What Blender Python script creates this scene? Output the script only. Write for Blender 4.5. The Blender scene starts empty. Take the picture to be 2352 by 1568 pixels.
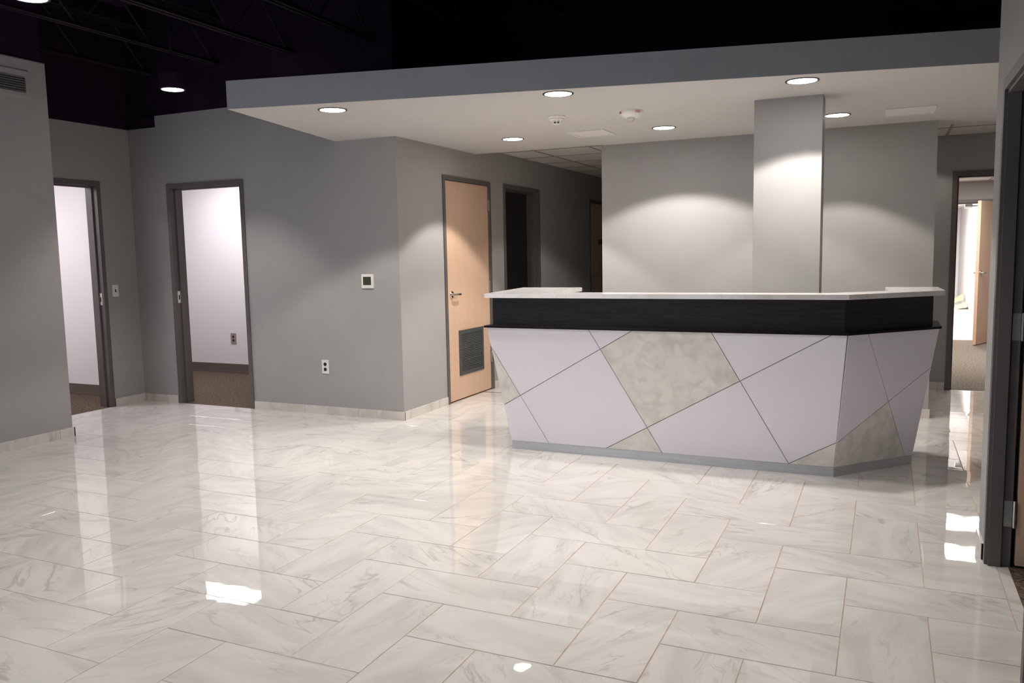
import bpy, bmesh, math, random
from mathutils import Vector, Matrix
random.seed(7)
S = bpy.context.scene
COL = S.collection
PI = math.pi

# ------------------------------------------------------------------ camera
F_PX, YAW, PIT, ROLL, CAM_H = 1875.307, -.42954, .10672, -.01885, 1.46232
def cam_axes():
    cy, sy, cp, sp = math.cos(YAW), math.sin(YAW), math.cos(PIT), math.sin(PIT)
    fwd = Vector((sy*cp, cy*cp, -sp)); right = Vector((cy, -sy, 0)); up = right.cross(fwd)
    cr, sr = math.cos(ROLL), math.sin(ROLL)
    return right*cr+up*sr, up*cr-right*sr, fwd
CR, CU, CF = cam_axes()
cd = bpy.data.cameras.new('camera'); cam = bpy.data.objects.new('camera', cd); COL.objects.link(cam)
cd.sensor_fit = 'HORIZONTAL'; cd.sensor_width = 36; cd.lens = F_PX/2352*36; cd.clip_start = .05; cd.clip_end = 200
cam.matrix_world = Matrix(((CR.x, CU.x, -CF.x, 0), (CR.y, CU.y, -CF.y, 0), (CR.z, CU.z, -CF.z, CAM_H), (0, 0, 0, 1)))
S.camera = cam
def project(p):
    q = Vector(p)-Vector((0, 0, CAM_H)); d = q.dot(CF)
    if d < .1: return None
    return 1176+F_PX*q.dot(CR)/d, 784-F_PX*q.dot(CU)/d

# ------------------------------------------------------------------ world, view
W_ = bpy.data.worlds.new('world'); S.world = W_; W_.use_nodes = True
bg = W_.node_tree.nodes['Background']; bg.inputs[0].default_value = (.72, .84, 1, 1); bg.inputs[1].default_value = 1.6
vs = S.view_settings; vs.view_transform = 'Standard'; vs.look = 'None'; vs.gamma = 1; vs.use_curve_mapping = False
vs.exposure = 0.75
CAN_W, PEND_W, ROOM_W, WHITE_W = 75, 46, 7.5, 85     # lamp powers in watts

# ------------------------------------------------------------------ materials
def newmat(name, col, rough=.5, metal=0, spec=None):
    m = bpy.data.materials.new(name); m.use_nodes = True
    b = m.node_tree.nodes['Principled BSDF']
    b.inputs['Base Color'].default_value = (*col, 1); b.inputs['Roughness'].default_value = rough
    b.inputs['Metallic'].default_value = metal
    if spec is not None: b.inputs['Specular IOR Level'].default_value = spec
    return m, m.node_tree, b
def N(nt, t, **kw):
    n = nt.nodes.new(t)
    for k, v in kw.items(): setattr(n, k, v)
    return n
def noise_col(name, c1, c2, scale, rough=.6, bump=0, bscale=None, metal=0, stretch=None, spec=None, coord='Object'):
    m, nt, b = newmat(name, c1, rough, metal, spec)
    tc = N(nt, 'ShaderNodeTexCoord'); v = tc.outputs[coord]
    if stretch:
        mp = N(nt, 'ShaderNodeMapping'); mp.inputs['Scale'].default_value = stretch
        nt.links.new(v, mp.inputs['Vector']); v = mp.outputs[0]
    n = N(nt, 'ShaderNodeTexNoise'); n.inputs['Scale'].default_value = scale; n.inputs['Detail'].default_value = 5
    nt.links.new(v, n.inputs['Vector'])
    r = N(nt, 'ShaderNodeValToRGB'); r.color_ramp.elements[0].position = .35; r.color_ramp.elements[1].position = .65
    r.color_ramp.elements[0].color = (*c1, 1); r.color_ramp.elements[1].color = (*c2, 1)
    nt.links.new(n.outputs['Fac'], r.inputs[0]); nt.links.new(r.outputs[0], b.inputs['Base Color'])
    if bump:
        n2 = N(nt, 'ShaderNodeTexNoise'); n2.inputs['Scale'].default_value = bscale or scale*4; n2.inputs['Detail'].default_value = 3
        nt.links.new(v, n2.inputs['Vector'])
        bp = N(nt, 'ShaderNodeBump'); bp.inputs['Strength'].default_value = bump; bp.inputs['Distance'].default_value = .002
        nt.links.new(n2.outputs['Fac'], bp.inputs['Height']); nt.links.new(bp.outputs[0], b.inputs['Normal'])
    return m
def marble(name, base, cloud, vein, vscale, rough, amount, swirl=0, bump=0):
    m, nt, b = newmat(name, base, rough)
    b.inputs['IOR'].default_value = 1.52
    tc = N(nt, 'ShaderNodeTexCoord'); oi = N(nt, 'ShaderNodeObjectInfo')
    mul = N(nt, 'ShaderNodeVectorMath', operation='SCALE'); mul.inputs[0].default_value = (37, 91, 53)
    nt.links.new(oi.outputs['Random'], mul.inputs['Scale'])
    add = N(nt, 'ShaderNodeVectorMath', operation='ADD')
    nt.links.new(tc.outputs['Object'], add.inputs[0]); nt.links.new(mul.outputs[0], add.inputs[1])
    rr = N(nt, 'ShaderNodeMath', operation='MULTIPLY_ADD'); rr.inputs[1].default_value = 1.1; rr.inputs[2].default_value = -.2
    nt.links.new(oi.outputs['Random'], rr.inputs[0])
    cz = N(nt, 'ShaderNodeCombineXYZ'); nt.links.new(rr.outputs[0], cz.inputs['Z'])
    r0 = N(nt, 'ShaderNodeMapping'); nt.links.new(cz.outputs[0], r0.inputs['Rotation']); nt.links.new(add.outputs[0], r0.inputs['Vector'])
    rot = N(nt, 'ShaderNodeMapping'); rot.inputs['Scale'].default_value = (1, 3.6, 1) if not swirl else (1, 1.2, 1)
    nt.links.new(r0.outputs[0], rot.inputs['Vector']); v = rot.outputs[0]
    def noise(s, d, dist):
        n = N(nt, 'ShaderNodeTexNoise'); n.inputs['Scale'].default_value = s; n.inputs['Detail'].default_value = d
        n.inputs['Distortion'].default_value = dist; nt.links.new(v, n.inputs['Vector']); return n.outputs['Fac']
    def ramp(x, a, ca, bb, cb):
        r = N(nt, 'ShaderNodeMapRange'); r.inputs['From Min'].default_value = a; r.inputs['From Max'].default_value = bb
        r.inputs['To Min'].default_value = ca; r.inputs['To Max'].default_value = cb; nt.links.new(x, r.inputs['Value']); return r.outputs[0]
    def mix(f, a, bcol):
        x = N(nt, 'ShaderNodeMix', data_type='RGBA'); nt.links.new(f, x.inputs['Factor'])
        for s, c in ((6, a), (7, bcol)):
            if isinstance(c, tuple): x.inputs[s].default_value = (*c, 1)
            else: nt.links.new(c, x.inputs[s])
        return x.outputs[2]
    def absd(x, c=.5):
        s = N(nt, 'ShaderNodeMath', operation='SUBTRACT'); s.inputs[1].default_value = c; nt.links.new(x, s.inputs[0])
        a = N(nt, 'ShaderNodeMath', operation='ABSOLUTE'); nt.links.new(s.outputs[0], a.inputs[0]); return a.outputs[0]
    def mulm(x, y):
        a = N(nt, 'ShaderNodeMath', operation='MULTIPLY'); nt.links.new(x, a.inputs[0])
        if isinstance(y, float): a.inputs[1].default_value = y
        else: nt.links.new(y, a.inputs[1])
        return a.outputs[0]
    c = mix(ramp(noise(vscale*.8, 6, .8), .42, 0, .68, 1), base, cloud)
    if swirl:
        wv = N(nt, 'ShaderNodeTexNoise'); wv.inputs['Scale'].default_value = swirl*.6; wv.inputs['Detail'].default_value = 1.5
        nt.links.new(v, wv.inputs['Vector'])
        sc = N(nt, 'ShaderNodeVectorMath', operation='SCALE'); sc.inputs['Scale'].default_value = .16; nt.links.new(wv.outputs['Color'], sc.inputs[0])
        ad = N(nt, 'ShaderNodeVectorMath', operation='ADD'); nt.links.new(v, ad.inputs[0]); nt.links.new(sc.outputs[0], ad.inputs[1])
        for kk, rad, w, off in ((1, .62, .10, .0), (.75, .62, .10, 4.3)):
            vo = N(nt, 'ShaderNodeTexVoronoi', feature='F1'); vo.inputs['Scale'].default_value = swirl*kk
            of = N(nt, 'ShaderNodeVectorMath', operation='ADD'); of.inputs[1].default_value = (off, off, off)
            nt.links.new(ad.outputs[0], of.inputs[0]); nt.links.new(of.outputs[0], vo.inputs['Vector'])
            e = mulm(ramp(vo.outputs['Distance'], rad-.20, 0, rad+w, 1), ramp(noise(vscale*2.6*kk, 2, 0), .36, 0, .60, 1))
            c = mix(mulm(e, amount), c, vein)
    else:
        thin = mulm(ramp(absd(noise(vscale*.6, 7, .7)), 0, 1, .02, 0), ramp(noise(vscale*.7, 2, 0), .46, 0, .62, 1))
        c = mix(mulm(thin, amount), c, vein)
        fine = mulm(ramp(absd(noise(vscale*1.5, 7, .9), .47), 0, 1, .035, 0), ramp(noise(vscale*1.1, 2, 0), .5, 0, .66, 1))
        c = mix(mulm(fine, amount*.6), c, vein)
    nt.links.new(c, b.inputs['Base Color'])
    if bump:
        n2 = N(nt, 'ShaderNodeTexNoise'); n2.inputs['Scale'].default_value = 5; n2.inputs['Detail'].default_value = 1.5
        nt.links.new(add.outputs[0], n2.inputs['Vector'])
        bp = N(nt, 'ShaderNodeBump'); bp.inputs['Strength'].default_value = bump; bp.inputs['Distance'].default_value = .002
        nt.links.new(n2.outputs['Fac'], bp.inputs['Height']); nt.links.new(bp.outputs[0], b.inputs['Normal'])
    return m
def emis(name, col, strength):
    m, nt, b = newmat(name, (.8, .8, .8), .4)
    b.inputs['Emission Color'].default_value = (*col, 1); b.inputs['Emission Strength'].default_value = strength
    return m
M = {}
M['wall'] = noise_col('grey_wall_paint', (.375, .364, .355), (.385, .374, .365), 6, .62, .12, 260, spec=.3)
M['soffit'] = noise_col('soffit_paint', (.59, .565, .54), (.60, .575, .55), 5, .7, .1, 260, spec=.25)
M['fascia'] = noise_col('fascia_paint_daylight_tint', (.355, .36, .38), (.37, .375, .395), 5, .6, .1, 260, spec=.3)  # bluish cast of the daylight is put into this grey
M['white'] = noise_col('white_room_paint', (.785, .765, .765), (.795, .775, .775), 1, .8, spec=.15)
M['black'] = noise_col('black_ceiling_paint', (.016, .007, .020), (.022, .010, .026), 3, .9, spec=.1)
M['deck'] = noise_col('black_deck_paint', (.05, .024, .06), (.065, .032, .075), 2, .9, spec=.1)
M['blackmetal'] = noise_col('black_painted_steel', (.013, .007, .014), (.017, .010, .018), 8, .6, spec=.3)
M['frame'] = noise_col('taupe_frame_paint', (.118, .106, .10), (.126, .113, .106), 9, .42, .1, 150)
M['base_brown'] = noise_col('brown_vinyl_base', (.12, .095, .08), (.135, .105, .09), 6, .5)
M['maple'] = noise_col('maple_veneer', (.67, .45, .31), (.70, .48, .34), 2, .38, 0, stretch=(14, 14, .8))
M['maplepale'] = noise_col('maple_edge', (.72, .52, .36), (.75, .56, .40), 3, .45, 0, stretch=(9, 9, .8))
M['carpet'] = noise_col('brown_carpet', (.05, .037, .026), (.17, .13, .092), 55, .95, .9, 160, spec=.1)
M['carpetgrey'] = noise_col('grey_carpet', (.11, .09, .072), (.27, .23, .185), 55, .95, .9, 160, spec=.1)
M['tile'] = marble('polished_marble_tile', (.68, .65, .62), (.585, .56, .535), (.42, .38, .34), 2.6, .015, .7, bump=.28)
M['skirt'] = marble('marble_skirting', (.70, .66, .61), (.58, .54, .49), (.40, .35, .29), 4, .25, .5)
M['counter'] = marble('white_quartz_counter', (.80, .77, .75), (.72, .69, .67), (.45, .42, .4), 5, .12, .45)
M['grout'] = noise_col('beige_grout', (.50, .38, .28), (.56, .43, .33), 40, .8)
M['panelwhite'] = noise_col('glossy_white_panel', (.82, .785, .855), (.83, .795, .865), 1, .07, .02, 4)
M['panelmarble'] = marble('pearl_marble_panel', (.82, .785, .72), (.77, .74, .685), (.50, .49, .465), 3, .20, .40, swirl=13)
M['joint'] = noise_col('grey_joint_strip', (.30, .29, .27), (.33, .32, .30), 10, .5)
M['band'] = noise_col('dark_wood_laminate', (.009, .0075, .009), (.022, .019, .021), 4, .45, .1, 20, stretch=(1, 1, 14), spec=.28)
M['ledge'] = noise_col('matte_dark_ledge', (.010, .008, .010), (.018, .015, .018), 4, .75, spec=.08)
M['kick'] = noise_col('brushed_aluminium_kick', (.50, .50, .52), (.56, .56, .58), 3, .42, .05, 60, metal=.6, stretch=(1, 1, 20))
M['chrome'] = noise_col('satin_nickel', (.62, .60, .57), (.66, .64, .6), 5, .22, metal=1)
M['steel'] = noise_col('brushed_steel_hinge', (.42, .43, .45), (.48, .49, .5), 8, .4, metal=.8)
M['plastic'] = noise_col('white_plastic', (.82, .79, .74), (.84, .81, .76), 5, .4)
M['darkslot'] = noise_col('dark_slot', (.012, .012, .012), (.018, .018, .018), 5, .5)
M['ring'] = noise_col('dark_trim_ring', (.05, .045, .04), (.06, .055, .05), 5, .35, metal=.5)
M['lcd'] = noise_col('lcd_screen', (.045, .055, .03), (.06, .068, .04), 8, .2)
M['louver'] = noise_col('louver_grey_metal', (.07, .075, .07), (.08, .085, .08), 8, .45)
M['ventwhite'] = noise_col('white_vent_metal', (.74, .71, .68), (.77, .74, .71), 8, .45)
M['act'] = noise_col('acoustic_tile', (.60, .56, .51), (.66, .62, .57), 60, .9, .6, 120)
M['bar'] = noise_col('ceiling_grid_bar', (.30, .27, .24), (.33, .30, .27), 8, .6)
M['red'] = noise_col('red_lettering', (.55, .03, .02), (.6, .04, .03), 8, .5)
M['outbrown'] = noise_col('brown_outlet_plate', (.30, .24, .2), (.33, .27, .22), 8, .4)
M['card'] = noise_col('cardboard', (.50, .33, .19), (.56, .38, .23), 12, .8)
M['paper'] = noise_col('white_paper', (.72, .70, .68), (.76, .74, .72), 12, .8)
M['concrete'] = noise_col('pale_concrete_floor', (.62, .58, .55), (.70, .67, .64), 6, .7)
M['lens'] = emis('lit_lamp_lens', (1, .96, .92), 25)
M['lens_fill'] = emis('fill_lamp_lens', (1, .95, .9), 3)  # lens of the added corridor fill lights
M['lenspend'] = emis('lit_pendant_lens', (1, .97, .94), 11)
M['troffer'] = emis('lit_troffer_lens', (1, .93, 1), 9)
M['troffer_off'] = noise_col('unlit_troffer_lens', (.66, .63, .6), (.7, .67, .64), 8, .5)
gm, gnt, gb = newmat('clear_glass', (1, 1, 1), .0); gb.inputs['Transmission Weight'].default_value = 1; gb.inputs['IOR'].default_value = 1.05
M['glass'] = gm
dm, dnt, db_ = newmat('clear_strobe_lens', (.9, .93, .95), .05); db_.inputs['Transmission Weight'].default_value = .7; M['strobe'] = dm

# ------------------------------------------------------------------ mesh helpers
def BM(): return bmesh.new()
def box(bm, x0, x1, y0, y1, z0, z1):
    v = [bm.verts.new((x, y, z)) for z in (z0, z1) for y in (y0, y1) for x in (x0, x1)]
    for f in ((0, 2, 3, 1), (4, 5, 7, 6), (0, 1, 5, 4), (2, 6, 7, 3), (0, 4, 6, 2), (1, 3, 7, 5)):
        bm.faces.new([v[i] for i in f])
    return v
def prism(bm, bot, top):
    """closed loft between two rings of 3d points (counter-clockwise seen from outside the top)"""
    a = [bm.verts.new(p) for p in bot]; b = [bm.verts.new(p) for p in top]; n = len(a)
    bm.faces.new(list(reversed(a))); bm.faces.new(b)
    for i in range(n): bm.faces.new((a[i], a[(i+1) % n], b[(i+1) % n], b[i]))
def lathe(bm, prof, c=(0, 0, 0), seg=32, axis='Z'):
    """prof: list of (radius, height)"""
    rings = []
    for r, h in prof:
        ring = []
        for i in range(seg):
            a = 2*PI*i/seg
            p = (r*math.cos(a), r*math.sin(a), h)
            if axis == 'X': p = (h, r*math.cos(a), r*math.sin(a))
            if axis == 'Y': p = (r*math.cos(a), h, r*math.sin(a))
            ring.append(bm.verts.new((c[0]+p[0], c[1]+p[1], c[2]+p[2])))
        rings.append(ring)
    for a, b in zip(rings, rings[1:]):
        for i in range(seg): bm.faces.new((a[i], a[(i+1) % seg], b[(i+1) % seg], b[i]))
    if prof[0][0] > 1e-4: bm.faces.new(list(reversed(rings[0])))
    if prof[-1][0] > 1e-4: bm.faces.new(rings[-1])
def tube(bm, pts, r, seg=10):
    pts = [Vector(p) for p in pts]; rings = []
    for i, p in enumerate(pts):
        d = (pts[min(i+1, len(pts)-1)]-pts[max(i-1, 0)]).normalized()
        s = d.orthogonal().normalized() if abs(d.z) > .9 else d.cross(Vector((0, 0, 1))).normalized()
        t = d.cross(s)
        rings.append([bm.verts.new(p+s*r*math.cos(2*PI*k/seg)+t*r*math.sin(2*PI*k/seg)) for k in range(seg)])
    for a, b in zip(rings, rings[1:]):
        for i in range(seg): bm.faces.new((a[i], a[(i+1) % seg], b[(i+1) % seg], b[i]))
    bm.faces.new(list(reversed(rings[0]))); bm.faces.new(rings[-1])
def wloc(o):
    v = Vector(o.location)
    while o.parent: o = o.parent; v += Vector(o.location)
    return v
def obj(name, bm, mat, parent=None, origin=None, bevel=0, smooth=False):
    """bm in world coordinates; stored relative to origin (or the parent's place)"""
    bmesh.ops.remove_doubles(bm, verts=bm.verts, dist=1e-5)
    if bevel: bmesh.ops.bevel(bm, geom=[e for e in bm.edges], offset=bevel, segments=2, profile=.5, affect='EDGES')
    bmesh.ops.recalc_face_normals(bm, faces=bm.faces)
    pw = wloc(parent) if parent else Vector((0, 0, 0))
    if origin is None: origin = pw
    origin = Vector(origin)
    bmesh.ops.translate(bm, verts=bm.verts, vec=-origin)
    me = bpy.data.meshes.new(name); bm.to_mesh(me); bm.free(); me.materials.append(M[mat] if isinstance(mat, str) else mat)
    if smooth:
        for p in me.polygons: p.use_smooth = True
        try: me.set_sharp_from_angle(angle=math.radians(40))
        except Exception: pass
    o = bpy.data.objects.new(name, me); COL.objects.link(o); o.location = origin-pw
    if parent: o.parent = parent
    return o
def tag(o, label=None, cat=None, group=None, kind=None):
    if label: o['label'] = label
    if cat: o['category'] = cat
    if group: o['group'] = group
    if kind: o['kind'] = kind
    return o
def thing(name, loc, label, cat, group=None):
    o = bpy.data.objects.new(name, None); COL.objects.link(o); o.location = loc; o.empty_display_size = .1
    return tag(o, label, cat, group)
def struct(name, bm, mat, label=None, **kw):
    return tag(obj(name, bm, mat, **kw), label, kind='structure')
def children(o): return [c for c in bpy.data.objects if c.parent == o]
def dup(o, parent=None):
    c = o.copy(); COL.objects.link(c); c.parent = parent
    for ch in children(o): dup(ch, c)
    return c
def area(name, loc, size, power, col, parent=None, spread=PI, sizey=None, rot=None):
    l = bpy.data.lights.new(name, 'AREA'); l.energy = power; l.color = col; l.spread = spread
    if sizey: l.shape = 'RECTANGLE'; l.size = size; l.size_y = sizey
    else: l.shape = 'DISK'; l.size = size
    o = bpy.data.objects.new(name, l); COL.objects.link(o)
    if parent: o.parent = parent; loc = Vector(loc)-wloc(parent)
    o.location = loc
    if rot: o.rotation_euler = rot
    return o

def spot(name, loc, half, power, col, parent, blend=.18, radius=.05):
    l = bpy.data.lights.new(name, 'SPOT'); l.energy = power; l.color = col; l.spot_size = math.radians(2*half); l.spot_blend = blend; l.shadow_soft_size = radius
    o = bpy.data.objects.new(name, l); COL.objects.link(o); o.parent = parent; o.location = Vector(loc)-wloc(parent); return o

# ------------------------------------------------------------------ key dimensions (metres; camera stands at 0,0)
YA, XA, XL = 6.132, -3.88, -7.083        # far left wall, hallway wall, alcove wall
XN, YN, ZN = -6.22, 4.63, 3.062          # near left block
ZS, ZST = 2.492, 2.683                   # soffit underside and top
ZP, ZDECK = 2.90, 4.0                    # paint line of the far left wall, roof deck
YB, BL, BR = 7.717, -2.54, .361          # wall behind the desk
YC2, ZH = 9.32, 2.545                    # corridor back wall, hallway ceiling
XR, YR = .452, 4.50                       # near right wall, its far end
YMIN = -1.6                              # wall behind the camera
TH = .14
ZSF = 2.60                               # office ceilings

def wall_run(bm, axis, pos0, pos1, a0, a1, z0, z1, holes=()):
    """wall slab between pos0..pos1 across, a0..a1 along; holes = (h0,h1,top)"""
    def b(u0, u1, za, zb):
        if u1-u0 < 1e-4 or zb-za < 1e-4: return
        if axis == 'x': box(bm, u0, u1, pos0, pos1, za, zb)
        else: box(bm, pos0, pos1, u0, u1, za, zb)
    cur = a0
    for h0, h1, ht in sorted(holes):
        h0 -= .012; h1 += .012; ht += .012
        b(cur, h0, z0, z1); b(h0, h1, max(ht, z0), z1); cur = h1
    b(cur, a1, z0, z1)

# door openings (clear of the steel frames): along0, along1, height
D1 = (-6.545, -5.640, 2.175)
DL = (4.790, 5.710, 2.20)
H1 = (6.975, 7.925, 2.185)
H2 = (8.345, 9.297, 2.19)
H3 = (11.235, 12.16, 2.17)
DR = (.625, 1.56, 2.148)
DR2 = (.62, 1.52, 2.11)
DN = (3.07, 4.20, 2.13)

# ------------------------------------------------------------------ floor
gb_ = BM(); box(gb_, -7.5, 1.9, YMIN-.2, 13.2, -.06, -.0022)
floor = struct('floor', gb_, 'grout', 'glossy white marble tile floor laid in herringbone with beige grout')
TW, TU0, TV0, GAP = .3078, -.73355, 4.41853, .0040
RECTS = [(XN, XR, YMIN, YA), (XL, XN, YN, YA), (XA, 1.8, YA, YB+.02), (XR, 1.8, YR, YA), (XA, BL, YB, 13.0),
         (BL, 1.8, YB+.02, YC2+.01), (XR, XR+.092, DN[0], DN[1])]
def mk_tile(w, h, name):
    b = BM(); x, y = w/2-GAP/2, h/2-GAP/2
    box(b, -x, x, -y, y, -.010, 0)
    top = [e for e in b.edges if all(abs(v.co.z) < 1e-6 for v in e.verts)]
    bmesh.ops.bevel(b, geom=top, offset=.0012, segments=1, affect='EDGES')
    bmesh.ops.recalc_face_normals(b, faces=b.faces)
    me = bpy.data.meshes.new(name); b.to_mesh(me); b.free(); me.materials.append(M['tile']); return me
TM = mk_tile(2*TW, TW, 'floor_tile')
cands = []
for i in range(-24, 12):
    for j in range(-32, 24):
        if (j-i) % 4 == 0: cands.append((i, j, 2, 1))          # horizontal tile
        if (j-i-1) % 4 == 0: cands.append((i, j, 1, 2))        # vertical tile
tiles = []
for u, v, w, h in cands:
    x0, x1 = TU0+u*TW, TU0+(u+w)*TW; y1, y0 = TV0-v*TW, TV0-(v+h)*TW
    parts = []
    for a, b, c, d in RECTS:
        p = (max(x0, a), min(x1, b), max(y0, c), min(y1, d))
        if p[1]-p[0] > .012 and p[3]-p[2] > .012: parts.append(p)
    if not parts: continue
    ar = sum((p[1]-p[0])*(p[3]-p[2]) for p in parts); full = ar > .998*w*h*TW*TW
    pr = [project((x, y, 0)) for x in (x0, (x0+x1)/2, x1) for y in (y0, (y0+y1)/2, y1)]
    vis = [p for p in pr if p and -60 < p[0] < 2412 and -60 < p[1] < 1630]
    hidden = (BL < (x0+x1)/2 < BR-.1 and (y0+y1)/2 > YB) or (-2.5 < (x0+x1)/2 < 0 and 5.6 < (y0+y1)/2 < YB)
    sz = 0
    if vis and not hidden:
        sz = ar/max(1, (Vector(((x0+x1)/2, (y0+y1)/2, 0))-Vector((0, 0, CAM_H))).length**3)
    tiles.append((sz, x0, x1, y0, y1, w > h, full, parts))
tiles.sort(key=lambda t: -t[0])
rest = BM(); ncount = 0
for sz, x0, x1, y0, y1, hor, full, parts in tiles:
    cx, cy = (x0+x1)/2, (y0+y1)/2
    if sz > 0 and ncount < 300:
        ncount += 1
        if full:
            o = bpy.data.objects.new('tile', TM); COL.objects.link(o); o.parent = floor; o.location = (cx, cy, 0)
            r = 0 if hor else PI/2
            if random.random() < .5: r += PI
            o.rotation_euler = (random.gauss(0, .0014), random.gauss(0, .0014), r)
        else:
            b = BM()
            for p in parts:
                g = GAP/2
                box(b, p[0]+(g if p[0] == x0 else 0), p[1]-(g if p[1] == x1 else 0), p[2]+(g if p[2] == y0 else 0), p[3]-(g if p[3] == y1 else 0), -.010, 0)
            obj('tile', b, 'tile', floor, origin=(cx, cy, 0))
    else:
        for p in parts:
            g = GAP/2
            box(rest, p[0]+g, p[1]-g, p[2]+g, p[3]-g, -.010, 0)
tag(obj('tile_field', rest, 'tile', floor), kind='stuff')
print('tiles', ncount, len(tiles))

# carpets and other floors
b = BM(); box(b, -9.4, -5.0, YA+.004, 8.06, -.05, -.0005); box(b, -9.4, XL-.004, 4.0, YA+.004, -.05, -.0005)
struct('floor_office', b, 'carpet', 'brown carpet of the lit offices on the left')
b = BM(); box(b, .2, 2.8, YC2+.05, 14.42, -.05, -.0005)
struct('floor_corridor_office', b, 'carpetgrey', 'grey brown carpet beyond the right hand doorway')
b = BM(); box(b, .2, 3.2, 14.42, 25, -.05, .0)
struct('floor_unfinished_room', b, 'concrete', 'pale bare floor of the bright unfinished room')
b = BM(); box(b, XR+.094, 3.0, 1.8, 4.36, -.05, -.0005)
struct('floor_dark_office', b, 'carpet', 'dark carpet inside the nearest right hand doorway')
b = BM(); box(b, -9.3, XA-.10, 8.16, 11.0, -.05, -.0005)
struct('floor_dark_room', b, 'carpet')

# ------------------------------------------------------------------ walls
b = BM(); wall_run(b, 'x', YA, YA+TH, -7.2, XA, 0, ZP, [D1]); struct('wall_far_left', b, 'wall', 'grey wall with the lit office doorway and thermostat')
b = BM(); wall_run(b, 'x', YA+.001, YA+TH, -9.5, XA, ZP, ZDECK)
box(b, XL-.12, -6.697, YA-.012, YA+.001, 2.79, ZP); box(b, XL-.12, XL+.012, 3.9, YA, 2.79, ZDECK)
struct('wall_upper_left', b, 'black', 'black painted wall above the grey paint line')
b = BM(); wall_run(b, 'y', XL-TH, XL, YN-.6, YA, 0, 2.79, [DL]); struct('wall_alcove', b, 'wall', 'grey wall of the left alcove with doorway and switch')
b = BM(); box(b, XN-.9, XN, YMIN, YN, 0, ZN)
bmesh.ops.bevel(b, geom=[e for e in b.edges if all(v.co.z > 3 for v in e.verts) and all(abs(v.co.x-XN) < .01 for v in e.verts)] +
                [e for e in b.edges if all(abs(v.co.x-XN) < .01 and abs(v.co.y-YN) < .01 for v in e.verts)], offset=.008, segments=2, affect='EDGES')
struct('wall_near_left', b, 'wall', 'grey wall at the left edge with an air grille near its top')
b = BM(); box(b, XN-.9, XN-.02, YMIN, YN-.02, ZN, ZDECK); struct('wall_upper_near_left', b, 'black')
b = BM(); wall_run(b, 'y', XA-TH, XA, YA+TH, 13.0, 0, ZSF+.05, [H1, H2, H3]); struct('wall_hallway_left', b, 'wall', 'grey hallway wall holding the maple doors')
b = BM(); wall_run(b, 'y', XA-TH, XA, YA+TH, YB, ZSF+.05, ZDECK); struct('wall_upper_hallway', b, 'black')
b = BM(); box(b, BL, BR, YB, YB+.13, 0, ZS+.08); struct('wall_back', b, 'wall', 'grey wall behind the desk washed by downlights')
b = BM(); box(b, -3.9, 3.0, YB+.32, YB+.42, ZS+.12, ZDECK); struct('wall_upper_back', b, 'black')
b = BM(); box(b, -.863, -.414, 6.007, 6.227, 0, ZS+.02); struct('wall_column', b, 'wall', 'square grey column rising behind the desk', bevel=.003)
b = BM(); wall_run(b, 'x', YC2, YC2+TH, BL, 1.95, 0, ZH+.03, [DR]); struct('wall_corridor_back', b, 'wall', 'grey corridor wall with the right hand doorway')
b = BM(); wall_run(b, 'y', BL-.001, BL+.12, YC2, 13.0, 0, ZH+.03); box(b, XA, BL, 13.0, 13.1, 0, ZH+.03); struct('wall_hallway_end', b, 'wall')
b = BM(); wall_run(b, 'y', 1.8, 1.92, 4.4, YC2+.1, 0, ZH+.03); box(b, 1.8, 1.92, 4.4, 8.1, ZH+.03, ZDECK); struct('wall_corridor_right', b, 'wall')
b = BM(); wall_run(b, 'y', XR, XR+.095, YMIN, YR, 0, ZP+1.1, [DN])
struct('wall_near_right', b, 'wall', 'shaded grey wall at the right edge with a framed doorway')
b = BM(); box(b, XR+.095, 3.1, YR-.12, YR, 0, ZDECK); box(b, 3.0, 3.1, 1.7, YR-.12, 0, ZSF); box(b, XR+.095, 3.0, 1.7, 1.8, 0, ZSF)
struct('wall_dark_office', b, 'wall')
b = BM(); box(b, XR+.095, 3.0, 1.8, YR-.12, ZSF, ZSF+.05); struct('ceiling_dark_office', b, 'soffit')
# wall behind the camera with storefront windows
WINS = [(-6.1, -4.8, .5, 2.95), (-4.6, -3.3, .5, 2.95), (-3.1, -1.8, .5, 2.95)]
b = BM(); cur = XN-.9
for x0, x1, z0, z1 in WINS:
    box(b, cur, x0, YMIN-.15, YMIN, 0, ZDECK); box(b, x0, x1, YMIN-.15, YMIN, 0, z0); box(b, x0, x1, YMIN-.15, YMIN, z1, ZDECK); cur = x1
box(b, cur, XR+.12, YMIN-.15, YMIN, 0, ZDECK); struct('wall_front', b, 'wall')
for i, (x0, x1, z0, z1) in enumerate(WINS):
    b = BM()
    for a in (x0, (x0+x1)/2-.025, x1-.05): box(b, a, a+.05, YMIN-.12, YMIN-.04, z0, z1)
    for z in (z0, z0+(z1-z0)*.62, z1-.05): box(b, x0, x1, YMIN-.12, YMIN-.04, z, z+.05)
    wf = struct('window_%d' % (i+1), b, 'frame')
    b = BM(); box(b, x0+.02, x1-.02, YMIN-.085, YMIN-.079, z0+.02, z1-.02); obj('window_pane', b, 'glass', wf)

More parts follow.
